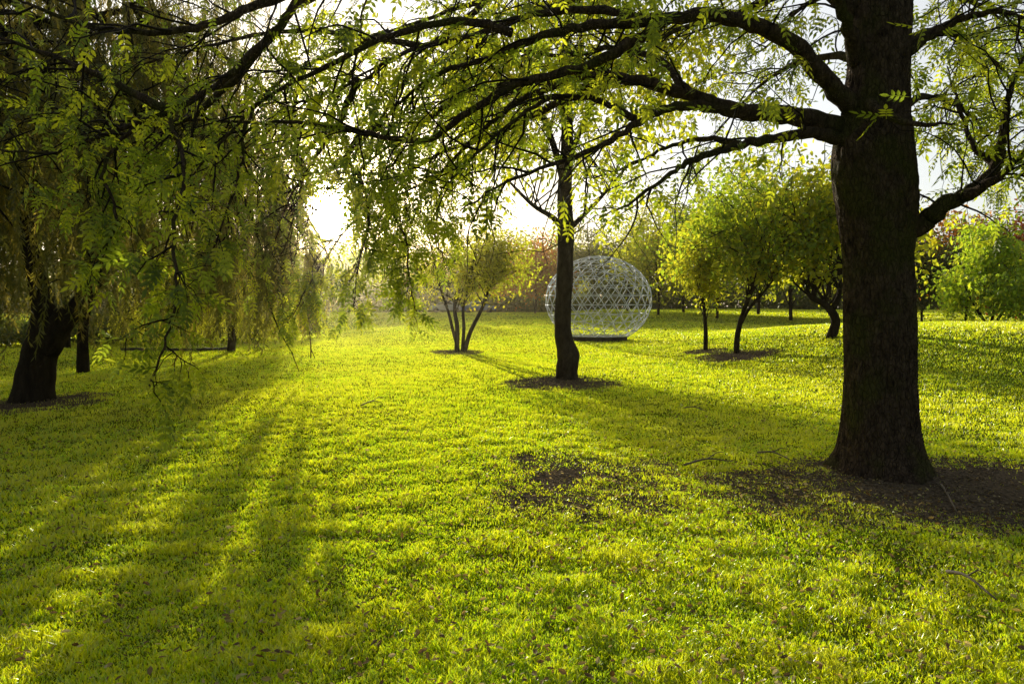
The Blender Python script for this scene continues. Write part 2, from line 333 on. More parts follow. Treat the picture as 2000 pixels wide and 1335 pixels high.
# ================================================================== generic trees
def crown_tree(root,trunks,tr,cen,rad,nl,nsub,nleaf,lsize,mleaf,mbark,scatter=.22,droop=.05,low=None,tmpl=LEAF_S,start=.45,filt=True,name='trunk',clearx=None):
    mbt=MB()
    for pts,r in trunks:
        p=spline(pts,5); mbt.tube(p,r*(1-np.linspace(0,1,len(p))**1.3*.8)+.01,14 if r>.1 else 9)
    to=build(name,mbt,mbark,root)
    br=MB(); sites=[]; cen=np.array(cen);rad=np.array(rad)
    for i in range(nl):
        pts,r=trunks[i%len(trunks)]; p=spline(pts,5)
        f=start+(1-start)*rng.random(); a=p[min(int(f*(len(p)-1)),len(p)-1)]
        u=nrm(rng.normal(0,1,3)); u[2]=abs(u[2])*rng.choice([1,1,-.5]); e=cen+rad*u*rng.uniform(.5,1.25)
        mid=(a+e)/2+np.array([0,0,.12*np.linalg.norm(e-a)])+rng.normal(0,.12,3); lp=spline([a,mid,e],4)+rng.normal(0,.03,(9,3))
        br.tube(lp,np.linspace(max(r*.3,.015),.007,9),5,False)
        for j in range(nsub):
            q=lp[rng.integers(3,9)]; dd=nrm(nrm(q-a)*.6+nrm(rng.normal(0,1,3)))
            sp=wander(q,dd,rad.mean()*rng.uniform(.25,.55),4,droop,.2); br.tube(sp,np.linspace(.008,.003,5),3,False); sites.append(sp[1:]); 
    build('branches',br,M_twig if mbark is not M_barkd else mbark,root)
    st=np.concatenate(sites); ix=rng.integers(0,len(st),nleaf); pos=st[ix]+rng.normal(0,scatter,(nleaf,3))
    cl=vn(pos[:,0]/rad.mean()*3+20,pos[:,2]/rad.mean()*3+pos[:,1]/rad.mean()*2,2); pos=pos[rng.random(nleaf)<np.clip(cl*2.4-.45,.05,1)]
    if low is not None: pos=pos[pos[:,2]>low]
    if clearx is not None: pos=pos[~((np.abs(pos[:,0]-clearx[0]*pos[:,1])<.4)&(pos[:,1]<clearx[1])&(pos[:,2]<clearx[2]))]
    if filt: pos=pos[keep(pos)]
    d=rng.normal(0,1,(len(pos),3)); d[:,2]-=.6
    m=MB(); m.inst(tmpl[0],tmpl[1],pos,frames(d,rng.uniform(-1.5,1.5,len(pos))),lsize*rng.uniform(.6,1.35,len(pos)),rng.random(len(pos))); build('crown',m,mleaf,root,smooth=False)
b=hit(1107,742); Y=b[1]
t=thing('park_tree','slim tree with slightly swollen trunk foot in front of the white lattice sphere','tree',b)
def tubevar(mb,pts,rs,k=20):
    p=spline(pts,6); rr=np.interp(np.linspace(0,1,len(p)),np.linspace(0,1,len(rs)),rs); mb.tube(p,rr*(1+.03*np.sin(np.arange(len(p))*1.1)),k)
u=Y/F
mbm=MB(); tubevar(mbm,[b+[0,0,-.1],P(1107,722,Y),P(1110,695,Y),P(1101,660,Y),P(1099,620,Y),P(1103,540,Y),P(1105,450,Y),P(1103,370,Y),P(1108,280,Y),P(1104,150,Y),P(1110,20,Y),P(1105,-60,Y)],[25*u,21*u,22*u,17*u,16*u,16*u,16*u,14*u,12*u,10*u,6*u,2*u])
build('trunk',mbm,M_bark2,t)
crown_tree(t,[([P(1105,455,Y),P(1080,425,Y-.3),P(1040,400,Y-.6),P(990,350,Y-1)],.06),([P(1105,455,Y),P(1130,430,Y+.2),P(1170,390,Y+.4),P(1220,330,Y+.6)],.055),([P(1104,370,Y),P(1080,280,Y),P(1040,180,Y),P(1000,100,Y)],.07),([P(1104,330,Y),P(1140,240,Y),P(1190,130,Y),P(1230,20,Y)],.06)],.1,P(1105,170,Y),(3.9,3,3.0),34,10,18000,.14,M_mid,M_bark2,scatter=.2,low=3.2,name='limbs',clearx=(.079,15.6,5.5))
b=hit(897,687);Y=b[1]
t=thing('multi_stem_tree','small tree with several stems fanning out from one mulch ring left of the slim trunk','tree',b)
crown_tree(t,[([b+[.0,0,-.05],P(886,650,Y),P(876,610,Y),P(862,570,Y),P(850,520,Y)],.06),([b+[-.1,0,-.05],P(893,640,Y),P(888,600,Y+.3),P(896,550,Y+.3),P(900,500,Y+.4)],.085),([b+[.1,.1,-.05],P(906,640,Y),P(905,600,Y-.3),P(918,550,Y-.4),P(930,480,Y-.5)],.06),([b+[.18,0,-.05],P(918,650,Y),P(940,605,Y),P(958,560,Y),P(978,500,Y)],.08)],.1,P(940,525,Y),(2.8,1.3,1.5),38,10,12500,.12,M_yel,M_barkd,scatter=.26)
b=hit(1378,684);Y=b[1]
t=thing('young_tree','young tree with thin straight trunk and orange tinged leaves, just right of the sphere','tree',b)
crown_tree(t,[([b+[0,0,-.05],P(1378,640,Y),P(1374,590,Y),P(1368,500,Y)],.07)],.1,P(1355,520,Y),(1.2,1.2,1.8),20,8,5500,.14,M_yel,M_barkd,scatter=.2)
b=hit(1438,691);Y=b[1]
t=thing('leaning_tree','green bushy tree with short trunk leaning right, standing in a mulch ring','tree',b)
crown_tree(t,[([b+[0,0,-.05],P(1441,650,Y),P(1455,600,Y),P(1482,530,Y),P(1500,430,Y)],.085),([P(1445,635,Y),P(1465,600,Y-.3),P(1500,560,Y-.5),P(1540,500,Y-.6)],.045)],.1,P(1485,445,Y),(2.3,1.8,3.0),40,8,11500,.15,M_green,M_barkd,scatter=.22)
b=hit(1622,660);Y=b[1]
t=thing('crooked_tree','tree with crooked trunk bending left, yellow leaves, close left of the big trunk','tree',b)
crown_tree(t,[([b+[0,0,-.05],P(1632,625,Y),P(1612,595,Y),P(1580,575,Y),P(1560,520,Y)],.14),([P(1625,605,Y),P(1640,570,Y),P(1640,500,Y)],.09)],.1,P(1600,460,Y),(2.7,2.2,3.2),34,9,8500,.21,M_yel,M_barkd,scatter=.28,low=b[2]+1.7)
b=ground(1935,27)
t=thing('leafy_shrub','bright lime green shrub on the rise at the right edge','shrub',b)
crown_tree(t,[([b+[0,0,-.05],b+[.1,0,.8],b+[-.2,0,2.0]],.05),([b+[.1,0,-.05],b+[.7,0,.9],b+[1.2,0,1.8]],.045),([b+[-.1,0,-.05],b+[-.7,0,.8],b+[-1.1,0,1.6]],.045)],.1,b+[0,0,1.6],(1.9,1.6,2.),28,9,11500,.19,M_lime,M_barkd,scatter=.28,start=.1)
# ================================================================== WILLOWS
def strand_tmpl(L,n,lw=.02,ll=.11,seed=0):
    r=np.random.default_rng(seed); V=[];T=[];k=0
    f=lambda s:np.array([.16*L*(s)**2*math.sin(seed)+.05*math.sin(s*5+seed),.14*L*s*s*math.cos(seed*2)+.05*math.sin(s*4+seed*3),-L*s])
    for i in range(n):
        s=(i+r.random())/n; p=f(s); a=r.uniform(0,6.28); tl=r.uniform(.25,1.0)
        d=np.array([math.cos(a)*math.sin(tl),math.sin(a)*math.sin(tl),-math.cos(tl)]); w=nrm(np.cross(d,r.normal(0,1,3)))
        V+= [p,p+d*ll*.45+w*lw/2,p+d*ll,p+d*ll*.45-w*lw/2]; T+=[[k,k+1,k+2],[k,k+2,k+3]];k+=4
    ss=np.linspace(0,1,8)
    for s in ss: V+=[f(s)+[.004,0,0],f(s)-[.004,0,0]]
    q=[[k+2*i,k+2*i+1,k+2*i+3,k+2*i+2] for i in range(7)]
    return np.array(V),[np.array(T),np.array(q)]
def lobe(x,y):                  # bunches and gaps run along the sun's azimuth, shaped to cast shadow streaks
    p=perp(x,y); return .5+.5*np.sin(p*10.5+2.0*np.sin(p*2.1)+.5)
def willow(name,label,base,trunks,cen,rad,ns,zlow,zgap,lens,lw,dens=38,mat=None,lowextra=0,th=.62):
    t=thing(name,label,'tree',base)
    m=MB()
    for pts,rs in trunks: tubevar(m,pts,rs,22)
    build('trunk',m,M_barkd,t)
    cen=np.array(cen);rad=np.array(rad); br=MB(); nodes=[]
    for i in range(26):
        pts,rs=trunks[i%len(trunks)]; a=spline(pts,6)[-1-rng.integers(0,4)]
        u=nrm(rng.normal(0,1,3)); u[2]=abs(u[2])*.7+.05; e=cen+rad*u*rng.uniform(.6,.97)
        lp=spline([a,(a+e)/2+[0,0,.8],e,e+[u[0]*.4,u[1]*.4,-.9]],4); br.tube(lp,np.linspace(.07,.010,len(lp)),6,False); nodes.append(lp[3:])
        for j in range(5):
            q=lp[rng.integers(4,len(lp))]; sp=wander(q,nrm(rng.normal(0,1,3)+[0,0,.2]),2.0,6,.1,.15); br.tube(sp,np.linspace(.02,.006,7),4,False); nodes.append(sp)
    build('branches',br,M_barkd,t)
    nd=np.concatenate(nodes)
    n1=ns//2; p1=nd[rng.integers(0,len(nd),n1)]+rng.normal(0,.25,(n1,3))
    u=nrm(rng.normal(0,1,(ns-n1,3))); u[:,2]=np.abs(u[:,2])**1.2; p2=cen+rad*u*rng.uniform(.55,1.02,(ns-n1,1))
    cl=vn(p2[:,0]*1.3+40,p2[:,1]*1.3+p2[:,2]*1.1,1); p2=p2[cl>.36]
    pos=[p1,p2]
    if lowextra:  # low strands added to deepen the shadow streaks on the lawn
        a=rng.uniform(0,2*np.pi,lowextra); rr=np.sqrt(rng.uniform(.35,1,lowextra)); p3=cen+np.stack([rad[0]*rr*np.cos(a),rad[1]*rr*np.sin(a),rng.uniform(-.6,1.6,lowextra)],1)
        pos.append(p3[lobe(p3[:,0],p3[:,1])>th])
    pos=np.concatenate(pos); m=MB()
    ch=rng.integers(0,len(lens),len(pos))
    for c,Ln in enumerate(lens):
        for v in range(3):
            s=pos[(ch==c)&((np.arange(len(pos))%3)==v)]
            tv,tf=strand_tmpl(Ln,int(Ln*dens),lw,.11,seed=c*3+v+1)
            k_=np.ones(len(s),bool)
            for q in(0,.2,.4,.6,.8,1): k_&=keep(s-[0,0,Ln*q],.031,.035)
            lb=lobe(s[:,0],s[:,1]); zl=np.where(lb>th,zlow*rng.uniform(.8,1.8,len(s)),zgap*rng.uniform(.9,1.3,len(s)))
            zl=np.where(perp(s[:,0],s[:,1])>.0,np.maximum(zl,2.5),zl)
            end=s[:,2]-Ln-gz(s[:,0],s[:,1]); k_&=end>zl
            s=s[k_]; ya=rng.uniform(0,6.28,len(s)); M_=np.zeros((len(s),3,3)); M_[:,0,0]=M_[:,1,1]=np.cos(ya); M_[:,0,1]=-np.sin(ya); M_[:,1,0]=np.sin(ya); M_[:,2,2]=1
            m.inst(tv,tf,s,M_,np.ones(len(s)))
    build('crown',m,mat or M_will,t,smooth=False)
b=hit(62,783);Y=b[1]
willow('weeping_willow','huge dark weeping willow with thick leaning trunk at the left edge',b,
 [([b+[0,0,-.15],P(68,745,Y),P(78,690,Y),P(90,650,Y),P(84,590,Y),P(66,520,Y),P(50,420,Y+.3),P(80,250,Y+.8),P(150,0,Y+1.3)],[.37,.30,.27,.27,.17,.15,.14,.12,.09]),
  ([P(88,680,Y-.05),P(122,628,Y-.1),P(160,590,Y),P(200,520,Y+.3),P(260,400,Y+1.),P(340,230,Y+1.8)],[.24,.19,.15,.13,.1,.07])],
 (-9.4,14,2.9),(6.8,6,7.6),5400,.6,2.8,(.8,1.4,2.2),.022,lowextra=3200)
b=hit(162,728)
willow('weeping_willow','second weeping willow with thin dark trunk just behind the thick leaning one',b,
 [([b+[0,0,-.1],b+[.05,0,1.2],b+[.25,.1,2.6],b+[.2,.1,4],b+[.7,0,6]],[.16,.12,.10,.09,.06])],
 (b[0]-1.5,b[1]+3,3.0),(4.4,4,4.4),1000,1.2,3.6,(1.,2.,2.6),.026,30)
b=ground(450,27)
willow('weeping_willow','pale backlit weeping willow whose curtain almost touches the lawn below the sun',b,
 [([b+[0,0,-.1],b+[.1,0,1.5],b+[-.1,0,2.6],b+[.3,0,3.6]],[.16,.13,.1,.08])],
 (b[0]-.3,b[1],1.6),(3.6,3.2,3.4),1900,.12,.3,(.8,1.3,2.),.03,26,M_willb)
# ================================================================== background trees
def proto(H,R,mat,seed,shape=(1,1,1)):
    global rng
    rng=np.random.default_rng(seed)
    t=thing('background_tree','','tree',(0,0,0))
    z=np.zeros(3)
    crown_tree(t,[([z-[0,0,.3],np.array([.1,0,.25*H]),np.array([-.1,.1,.5*H]),np.array([.1,0,.82*H])],.011*H)],.1,(0,0,.52*H),(R*shape[0],R*shape[1],.47*H),34,9,9500,.30,mat,M_barkd,scatter=.45,tmpl=LEAF_Q,start=.08,filt=False)
    return t
PR={'dark':proto(10,4,M_dark,1),'green':proto(9,3.6,M_green,2),'yellow':proto(8,3,M_yel,3),'orange':proto(8,3.2,M_org,4),'olive':proto(9,3.8,M_mid,5,(1.2,1,1)),'red':proto(7,2.8,M_red,6),'dark2':proto(11,3.4,M_dark,8)}
PH={'dark':10,'green':9,'yellow':8,'orange':8,'olive':9,'red':7,'dark2':11}
used=set()
bg=[(-60,24,11,'dark','dark tree behind the willows, cut by the left edge of the photo'),
(130,30,11,'dark2','tall dark tree behind the second weeping willow'),
(300,44,8,'dark','broad dark tree behind the willows, right of the tall dark one'),
(395,60,8,'green','green tree far behind the pale weeping willow, to its left'),
(505,80,9,'olive','olive tree far behind the right half of the pale weeping willow'),
(590,105,10.5,'green','green tree in the far tree line left below the sun'),
(650,112,11,'dark','dark green tree in the far tree line right below the sun'),
(715,112,10.,'yellow','yellow tree in the far tree line, first one right of the sun'),
(775,114,11.5,'dark','dark tree in the far tree line between a yellow and an orange one'),
(830,110,10.,'orange','orange tree in the far tree line behind the left stems of the multi stem tree'),
(890,114,12,'dark','dark tree in the far tree line straight behind the multi stem tree'),
(950,100,10.,'orange','orange autumn tree behind the parked blue car'),
(1005,108,12,'dark','dark tree in the far tree line midway between the blue car and the sphere'),
(1045,82,9.5,'orange','golden orange tree immediately left of the lattice sphere'),
(1105,96,11.5,'yellow','yellow tree seen behind the slim trunk and sphere'),
(1160,84,10,'dark','dark round tree seen through the middle of the lattice sphere'),
(1225,74,9.5,'dark2','tall narrow dark tree seen through the right side of the lattice sphere'),
(1285,60,9.5,'olive','olive tree just right of the lattice sphere'),
(1335,70,10.5,'dark','dark tree behind the young orange tinged tree'),
(1400,54,10.5,'green','green tree behind the leaning bushy tree, on its left'),
(1480,64,12.5,'olive','tall olive tree directly behind the leaning bushy tree'),
(1545,50,10.,'green','green tree between the leaning tree and the crooked tree'),
(1620,62,11.5,'yellow','tall yellow tree behind the crooked tree'),
(1690,60,10,'green','green tree mostly hidden by the big trunk'),
(1800,46,6.,'dark2','slender dark tree just right of the big trunk'),
(1850,58,9.,'orange','orange brown tree standing above the dark one right of the big trunk'),
(1885,44,6.,'dark','round dark tree directly left of the lime shrub'),
(1945,60,8.,'olive','olive tree behind the lime shrub'),
(1995,46,7.4,'red','red leaved tree behind the lime shrub at the right edge'),
(2070,40,6,'green','green tree cut off by the right edge of the photo')]
for i,(px,Y,H,kd,lab) in enumerate(bg):
    o=PR[kd]; ch=list(o.children)
    if kd in used:
        o2=o.copy(); C.objects.link(o2)
        for c in ch:
            c2=c.copy(); C.objects.link(c2); c2.parent=o2
        o=o2
    used.add(kd)
    p=ground(px,Y); s=H/PH[kd]; o.location=p; o.scale=(s*(1.0+.3*((i*7)%5)/5),s,s); o.rotation_euler=(0,0,i*1.9)
    o['label']=lab; o['group']='background trees around the lawn'
rng=np.random.default_rng(77)
m=MB()
N=50000; xx=rng.uniform(-95,95,N); yy=100+rng.normal(0,2.5,N)-.0028*xx**2; hmax=1.8+3.4*vn(xx*.22+9,yy*0,3)**1.4; zz=gz(xx,yy)+hmax*rng.random(N)**.9
m.inst(*LEAF_Q,np.stack([xx,yy,zz],1),frames(rng.normal(0,1,(N,3)),rng.uniform(-1.5,1.5,N)),rng.uniform(.4,.75,N))
build('undergrowth',m,M_dark,smooth=False,label='belt of low bushes along the far edge of the lawn',cat='bushes',kind='stuff')
m=MB()
N=54000; xx=rng.uniform(-150,150,N); yy=140+rng.normal(0,3.5,N)-.002*xx**2; hmax=5.5+7.5*vn(xx*.12+3,yy*0+5,2)+1.5*vn(xx*.5,yy*0,1); zz=gz(xx,yy)+hmax*rng.random(N)**.9
m.inst(*LEAF_Q,np.stack([xx,yy,zz],1),frames(rng.normal(0,1,(N,3)),rng.uniform(-1.5,1.5,N)),rng.uniform(.8,1.4,N))
build('distant_wood',m,M_dark,smooth=False,label='distant wood closing the view far behind the lawn',cat='wood',kind='stuff')
m=MB()
N=14000; xx=rng.uniform(-30,-11,N); yy=31+rng.normal(0,1.6,N)+(xx+30)*.35; zz=gz(xx,yy)+1.6*vn(xx*.5,yy*.1,2)*rng.random(N)**.7+rng.random(N)*.8
m.inst(*LEAF_Q,np.stack([xx,yy,zz],1),frames(rng.normal(0,1,(N,3)),rng.uniform(-1.5,1.5,N)),rng.uniform(.15,.32,N))
build('shrubbery',m,M_dark,smooth=False,label='dark shrubbery under and behind the weeping willows',cat='bushes',kind='stuff')
# ================================================================== GROUND
def soil(name,stops,sc1,sc2,dist):
    m,nt,out=newmat(name); L=nt.links
    tc=nt.nodes.new('ShaderNodeTexCoord'); n=nt.nodes.new('ShaderNodeTexNoise'); n.inputs['Scale'].default_value=sc1; n.inputs['Detail'].default_value=10; n.inputs['Roughness'].default_value=.72; L.new(tc.outputs['Object'],n.inputs[0])
    c=ramp(nt,stops,n.outputs[0])
    n2=nt.nodes.new('ShaderNodeTexNoise'); n2.inputs['Scale'].default_value=sc2; n2.inputs['Detail'].default_value=6; L.new(tc.outputs['Object'],n2.inputs[0])
    b=nt.nodes.new('ShaderNodeBump'); b.inputs['Strength'].default_value=.6; b.inputs['Distance'].default_value=dist; L.new(n2.outputs[0],b.inputs['Height'])
    p=nt.nodes.new('ShaderNodeBsdfDiffuse'); L.new(c,p.inputs[0]); L.new(b.outputs[0],p.inputs['Normal']); L.new(p.outputs[0],out.inputs[0]); return m
M_ground=soil('lawn',[(.3,(.08,.105,.010)),(.5,(.13,.17,.012)),(.7,(.18,.225,.016))],1.3,30,.03)
M_mulch=soil('mulch',[(.35,(.055,.041,.028)),(.55,(.15,.112,.075)),(.75,(.30,.23,.16))],28,30,.04)
s=np.linspace(-1,1,321); gx=np.sinh(s*4.6)/math.sinh(4.6)*500; gy=8+np.sinh(s*4.6)/math.sinh(4.6)*600
X,Yg=np.meshgrid(gx,gy); V=np.stack([X,Yg,gz(X,Yg)],-1).reshape(-1,3); n=321
i=np.arange(n-1)[:,None]*n; j=np.arange(n-1)[None]; m=MB(); m.add(V,[np.stack([i+j,i+j+1,i+n+j+1,i+n+j],-1).reshape(-1,4)])
build('lawn_ground',m,M_ground,label='sunlit park lawn rolling gently toward far trees',cat='lawn',kind='structure')
b1=hit(1728,945)
beds=[]
def bed(px,py,wpx,depth,label,wob=.18):
    p=hit(px,py); beds.append((p[0],p[1],wpx/2/F*p[1],depth,label,wob))
beds.append((b1[0]+.7,b1[1]-.15,2.0,1.15,'wide dark mulch bed around the foot of the big trunk',.25))
bed(1100,748,215,1.15,'dark mulch ring around the slim tree in the middle')
bed(892,688,100,1.3,'mulch ring under the multi stem tree')
bed(1440,695,150,1.2,'mulch ring under the leaning bushy tree')
bed(1378,686,75,.9,'small mulch ring under the young orange tinged tree')
bed(1100,935,330,1.3,'bare earth patch in the middle of the near lawn',.5)
bed(62,790,230,1.3,'bare shaded earth around the thick willow trunk',.2)
for (cx,cy,rx,ry,lab,wob) in beds:
    K=72;R=14; a=np.arange(K)/K*2*np.pi; rr=(np.arange(R+1)/R)[:,None]
    w=1.1+wob*(2*vn(3+np.cos(a)*1.6+cx,3+np.sin(a)*1.6+cy,1)-1)+.12*(2*vn(np.cos(a)*6+20,np.sin(a)*6+20,4)-1)
    xx=cx+rr*w*rx*np.cos(a); yy=cy+rr*w*ry*np.sin(a)
    flat=.2 if 'bare' in lab else 1
    zz=gz(xx,yy)+.008+.03*flat*(1-rr**2)*vn(xx*5,yy*5,2)-.012*(rr>.97)
    V=np.stack([xx,yy,zz],-1).reshape(-1,3); i=np.arange(R)[:,None]*K; j=np.arange(K)[None]; j2=(j+1)%K
    m=MB(); m.add(V,[np.stack([i+j,i+j2,i+K+j2,i+K+j],-1).reshape(-1,4)])
    build('mulch_bed',m,M_mulch,label=lab,cat='mulch bed',kind='structure')
def bedmask(x,y):
    v=np.zeros_like(x); nz=(vn(x*2.2+7,y*2.2,5)-.5)*.6+(vn(x*7,y*7,0)-.5)*.6
    for (cx,cy,rx,ry,lab,wob) in beds:
        d=np.sqrt(((x-cx)/rx)**2+((y-cy)/ry)**2)
        if 'bare earth patch' in lab: mm=.78*np.clip((.58-d+nz*2.4)/.6,0,1)*(d<1)
        else: mm=np.clip((.92-d+nz)/.45,0,.94)
        v=np.maximum(v,mm)
    return v
N=1200000
lo,hi=math.log(1.4),math.log(98.)
uu=rng.random(N)**.9; r=np.exp(lo+(hi-lo)*uu); an=rng.uniform(-.76,.76,N)
x=r*np.sin(an); y=r*np.cos(an)
worn=vn(x*.9+5,y*.9,0)*.6+vn(x*3.1,y*3.1,1)*.4
near_right=np.exp(-((x-1.3)**2/5+(y-5.0)**2/6.))
pk=1-bedmask(x,y)-np.clip((worn-.45)*1.5*near_right,0,.3)-np.clip((worn-.66)*2,0,.3)
k=rng.random(N)<pk; x=x[k];y=y[k];r=r[k];worn=worn[k]; N=len(x)
tuft=vn(x*5,y*5,2); patch=vn(x*.45+11,y*.45,3)*.6+vn(x*1.4+3,y*1.4,5)*.4; fine=vn(x*17,y*17,4)
h=(.014+.045*tuft**1.7*rng.uniform(.5,1,N)+.019*fine)*(1+.08*np.minimum(r,40)/10)*rng.uniform(.6,1.3,N)*(1.2-.5*np.minimum(worn,.6))
w=.0029*(1+r/2.5)*rng.uniform(.7,1.3,N)
ya=rng.uniform(0,2*np.pi,N); side=np.stack([np.cos(ya),np.sin(ya),np.zeros(N)],1)
la=rng.uniform(0,2*np.pi,N); lean=np.stack([np.cos(la),np.sin(la),np.zeros(N)],1)*(h*rng.uniform(.1,.9,N))[:,None]
base=np.stack([x,y,gz(x,y)-.006],1); up=np.array([0,0,1.])
m=MB(); rd=np.clip(.44*rng.random(N)+.40*patch+.22*tuft+np.where(rng.random(N)<.05,.4,0),0,1)
nearm=r<10
def blades(sel,full):
    b_=base[sel]; hh=h[sel][:,None]; ww=w[sel][:,None]; sd=side[sel]; le=lean[sel]; n=len(b_)
    if full:
        v=np.stack([b_-sd*ww/2,b_+sd*ww/2,b_+le*.3+up*hh*.55+sd*ww*.42,b_+le*.3+up*hh*.55-sd*ww*.42,b_+le+up*hh*.95],1)
        o_=np.arange(n)[:,None]*5; m.add(v.reshape(-1,3),[o_+np.array([[0,1,2,3]]),o_+np.array([[3,2,4]])],np.repeat(rd[sel],5))
    else:
        v=np.stack([b_-sd*ww/2,b_+sd*ww/2,b_+le*.7+up*hh],1)
        o_=np.arange(n)[:,None]*3; m.add(v.reshape(-1,3),[o_+np.array([[0,1,2]])],np.repeat(rd[sel],3))
blades(nearm,True); blades(~nearm,False)
build('grass',m,M_grass,smooth=False,label='short backlit green grass covering the park lawn',cat='grass',kind='stuff')
N=8000; r=np.exp(rng.uniform(math.log(1.8),math.log(26),N)); an=rng.uniform(-.75,.75,N); x=r*np.sin(an); y=r*np.cos(an)
x2=rng.normal(beds[0][0]-.6,1.5,2000); y2=rng.normal(beds[0][1]-.3,.9,2000); x3=rng.normal(.9,1.3,1200); y3=rng.normal(5.,1.2,1200); x=np.concatenate([x,x2,x3]); y=np.concatenate([y,y2,y3])
pos=np.stack([x,y,gz(x,y)+.035+.02*rng.random(len(x))-.025*bedmask(x,y)],1); d=rng.normal(0,1,(len(x),3)); d[:,2]*=.35
m=MB(); m.inst(*LEAF_S,pos,frames(d,rng.normal(0,.5,len(x))),rng.uniform(.016,.048,len(x)))
build('fallen_leaves',m,M_litter,smooth=False,label='brown and yellow fallen leaves scattered over grass and mulch',cat='fallen leaves',kind='stuff')
M_chip=plain('wood_chip',(.19,.14,.09),.9,var=.5,spec=.1)
P_=[]
for (cx,cy,rx,ry,lab,wob) in beds:
    n=int(1600*min(rx*ry,4)*(.4 if 'bare' in lab else 1)); a=rng.uniform(0,6.28,n); q=np.sqrt(rng.random(n))*1.08; P_.append(np.stack([cx+rx*q*np.cos(a),cy+ry*q*np.sin(a)],1))
P_=np.concatenate(P_); pos=np.stack([P_[:,0],P_[:,1],gz(P_[:,0],P_[:,1])+.016+.02*rng.random(len(P_))],1)
ct=(np.array([[x_,y_,z_] for z_ in(-.12,.12) for y_ in(-.3,.3) for x_ in(-1,1)],float),[np.array([[0,2,3,1],[4,5,7,6],[0,1,5,4],[2,6,7,3],[0,4,6,2],[1,3,7,5]])])
d=rng.normal(0,1,(len(pos),3)); d[:,2]*=.4; m=MB(); m.inst(*ct,pos,frames(d),rng.uniform(.006,.022,len(pos)))
build('wood_chips',m,M_chip,smooth=False,label='loose bark chips covering the mulch beds',cat='wood chips',kind='stuff')
M_stick=plain('dead_twig',(.2,.15,.1),.8)
for px0,py0,px1,py1,lab in [(1838,955,1868,1010,'pale forked twig lying on mulch right in front of the big trunk'),(1335,915,1430,908,'dark fallen stick on the left margin of the wide mulch bed'),(1480,890,1545,905,'thick broken stick on mulch left of the big trunk'),(1850,1130,1945,1190,'thin curved twig in the grass near the right edge'),(705,795,745,790,'small bent twig on the sunlit lawn left of the slim tree'),(1335,800,1380,808,'thin twig in the slim tree shadow on the lawn')]:
    a=hit(px0,py0); b_=hit(px1,py1); pts=spline([a+[0,0,.03],(a+b_)/2+[0,.03,.07],b_+[0,0,.035]],4); m=MB(); m.tube(pts,np.linspace(.012,.005,len(pts)),6)
    q=pts[4]; m.tube([q,q+nrm(b_-a)*.09+[.03,.05,.05],q+nrm(b_-a)*.16+[.06,.1,.04]],[.006,.005,.003],5)
    build('fallen_twig',m,M_stick,label=lab,cat='twig',base=tuple(a))
# ================================================================== LATTICE SPHERE
sb=hit(1168,664); Ys=sb[1]; R=103/F*Ys; Rz=.83*R; cz=P(1168,586,Ys)[2]; cen=np.array([sb[0],Ys,cz]); RV=np.array([R,R,Rz])
M_white=plain('white_painted_steel',(.84,.84,.82),.6,var=.03); M_base=plain('dark_concrete',(.03,.026,.022),.9,spec=.1)
sph=thing('lattice_sphere','white geodesic lattice globe sculpture on a low dark plinth','sculpture',sb)
g=(1+5**.5)/2
ico=nrm(np.array([[-1,g,0],[1,g,0],[-1,-g,0],[1,-g,0],[0,-1,g],[0,1,g],[0,-1,-g],[0,1,-g],[g,0,-1],[g,0,1],[-g,0,-1],[-g,0,1]],float))
fc=[[0,11,5],[0,5,1],[0,1,7],[0,7,10],[0,10,11],[1,5,9],[5,11,4],[11,10,2],[10,7,6],[7,1,8],[3,9,4],[3,4,2],[3,2,6],[3,6,8],[3,8,9],[4,9,5],[2,4,11],[6,2,10],[8,6,7],[9,8,1]]
ed={}; nf=5
ang=math.atan2(1,g); Rx=np.array([[1,0,0],[0,math.cos(ang),-math.sin(ang)],[0,math.sin(ang),math.cos(ang)]])
def key(p): return tuple(np.round(p,3)+0.)
for f in fc:
    a,b_,c=ico[f[0]],ico[f[1]],ico[f[2]]
    G=lambda i,j:nrm((a*(nf-i-j)+b_*i+c*j)/nf)
    for i in range(nf):
        for j in range(nf-i):
            tri=[G(i,j),G(i+1,j),G(i,j+1)]
            for p,q in((0,1),(1,2),(2,0)):
                kk=tuple(sorted((key(tri[p]),key(tri[q])))); ed[kk]=(tri[p],tri[q])
PLH=.2
cut=-(cz-sb[2]-PLH-.02)/Rz
fr=MB()
for p,q in ed.values():
    p=Rx@p;q=Rx@q
    if p[2]<cut and q[2]<cut: continue
    if p[2]<cut or q[2]<cut:
        if p[2]<cut: p,q=q,p
        t_=(p[2]-cut)/(p[2]-q[2]); q=p+(q-p)*t_
    fr.tube([cen+RV*p,cen+RV*q],[.017,.017],6)
build('lattice',fr,M_white,sph,smooth=True)
rc=R*math.sqrt(1-cut*cut); a=np.linspace(0,2*np.pi,49)
m=MB(); m.tube(np.stack([cen[0]+rc*np.cos(a),cen[1]+rc*np.sin(a),np.full(49,sb[2]+PLH+.02)],1),.02,8,False); build('base_ring',m,M_white,sph)
m=MB(); zz=[-.1,PLH-.01,PLH-.005,PLH-.005]; rr=[rc-.1,rc-.1,rc-.12,.001]; K=48; aa=np.arange(K)/K*2*np.pi
V=np.array([[[cen[0]+rr[q]*math.cos(t_),cen[1]+rr[q]*math.sin(t_),sb[2]+zz[q]] for t_ in aa] for q in range(4)]).reshape(-1,3)
i=np.arange(3)[:,None]*K; j=np.arange(K)[None]; j2=(j+1)%K; m.add(V,[np.stack([i+j,i+j2,i+K+j2,i+K+j],-1).reshape(-1,4)]); build('plinth',m,M_base,sph,smooth=False)
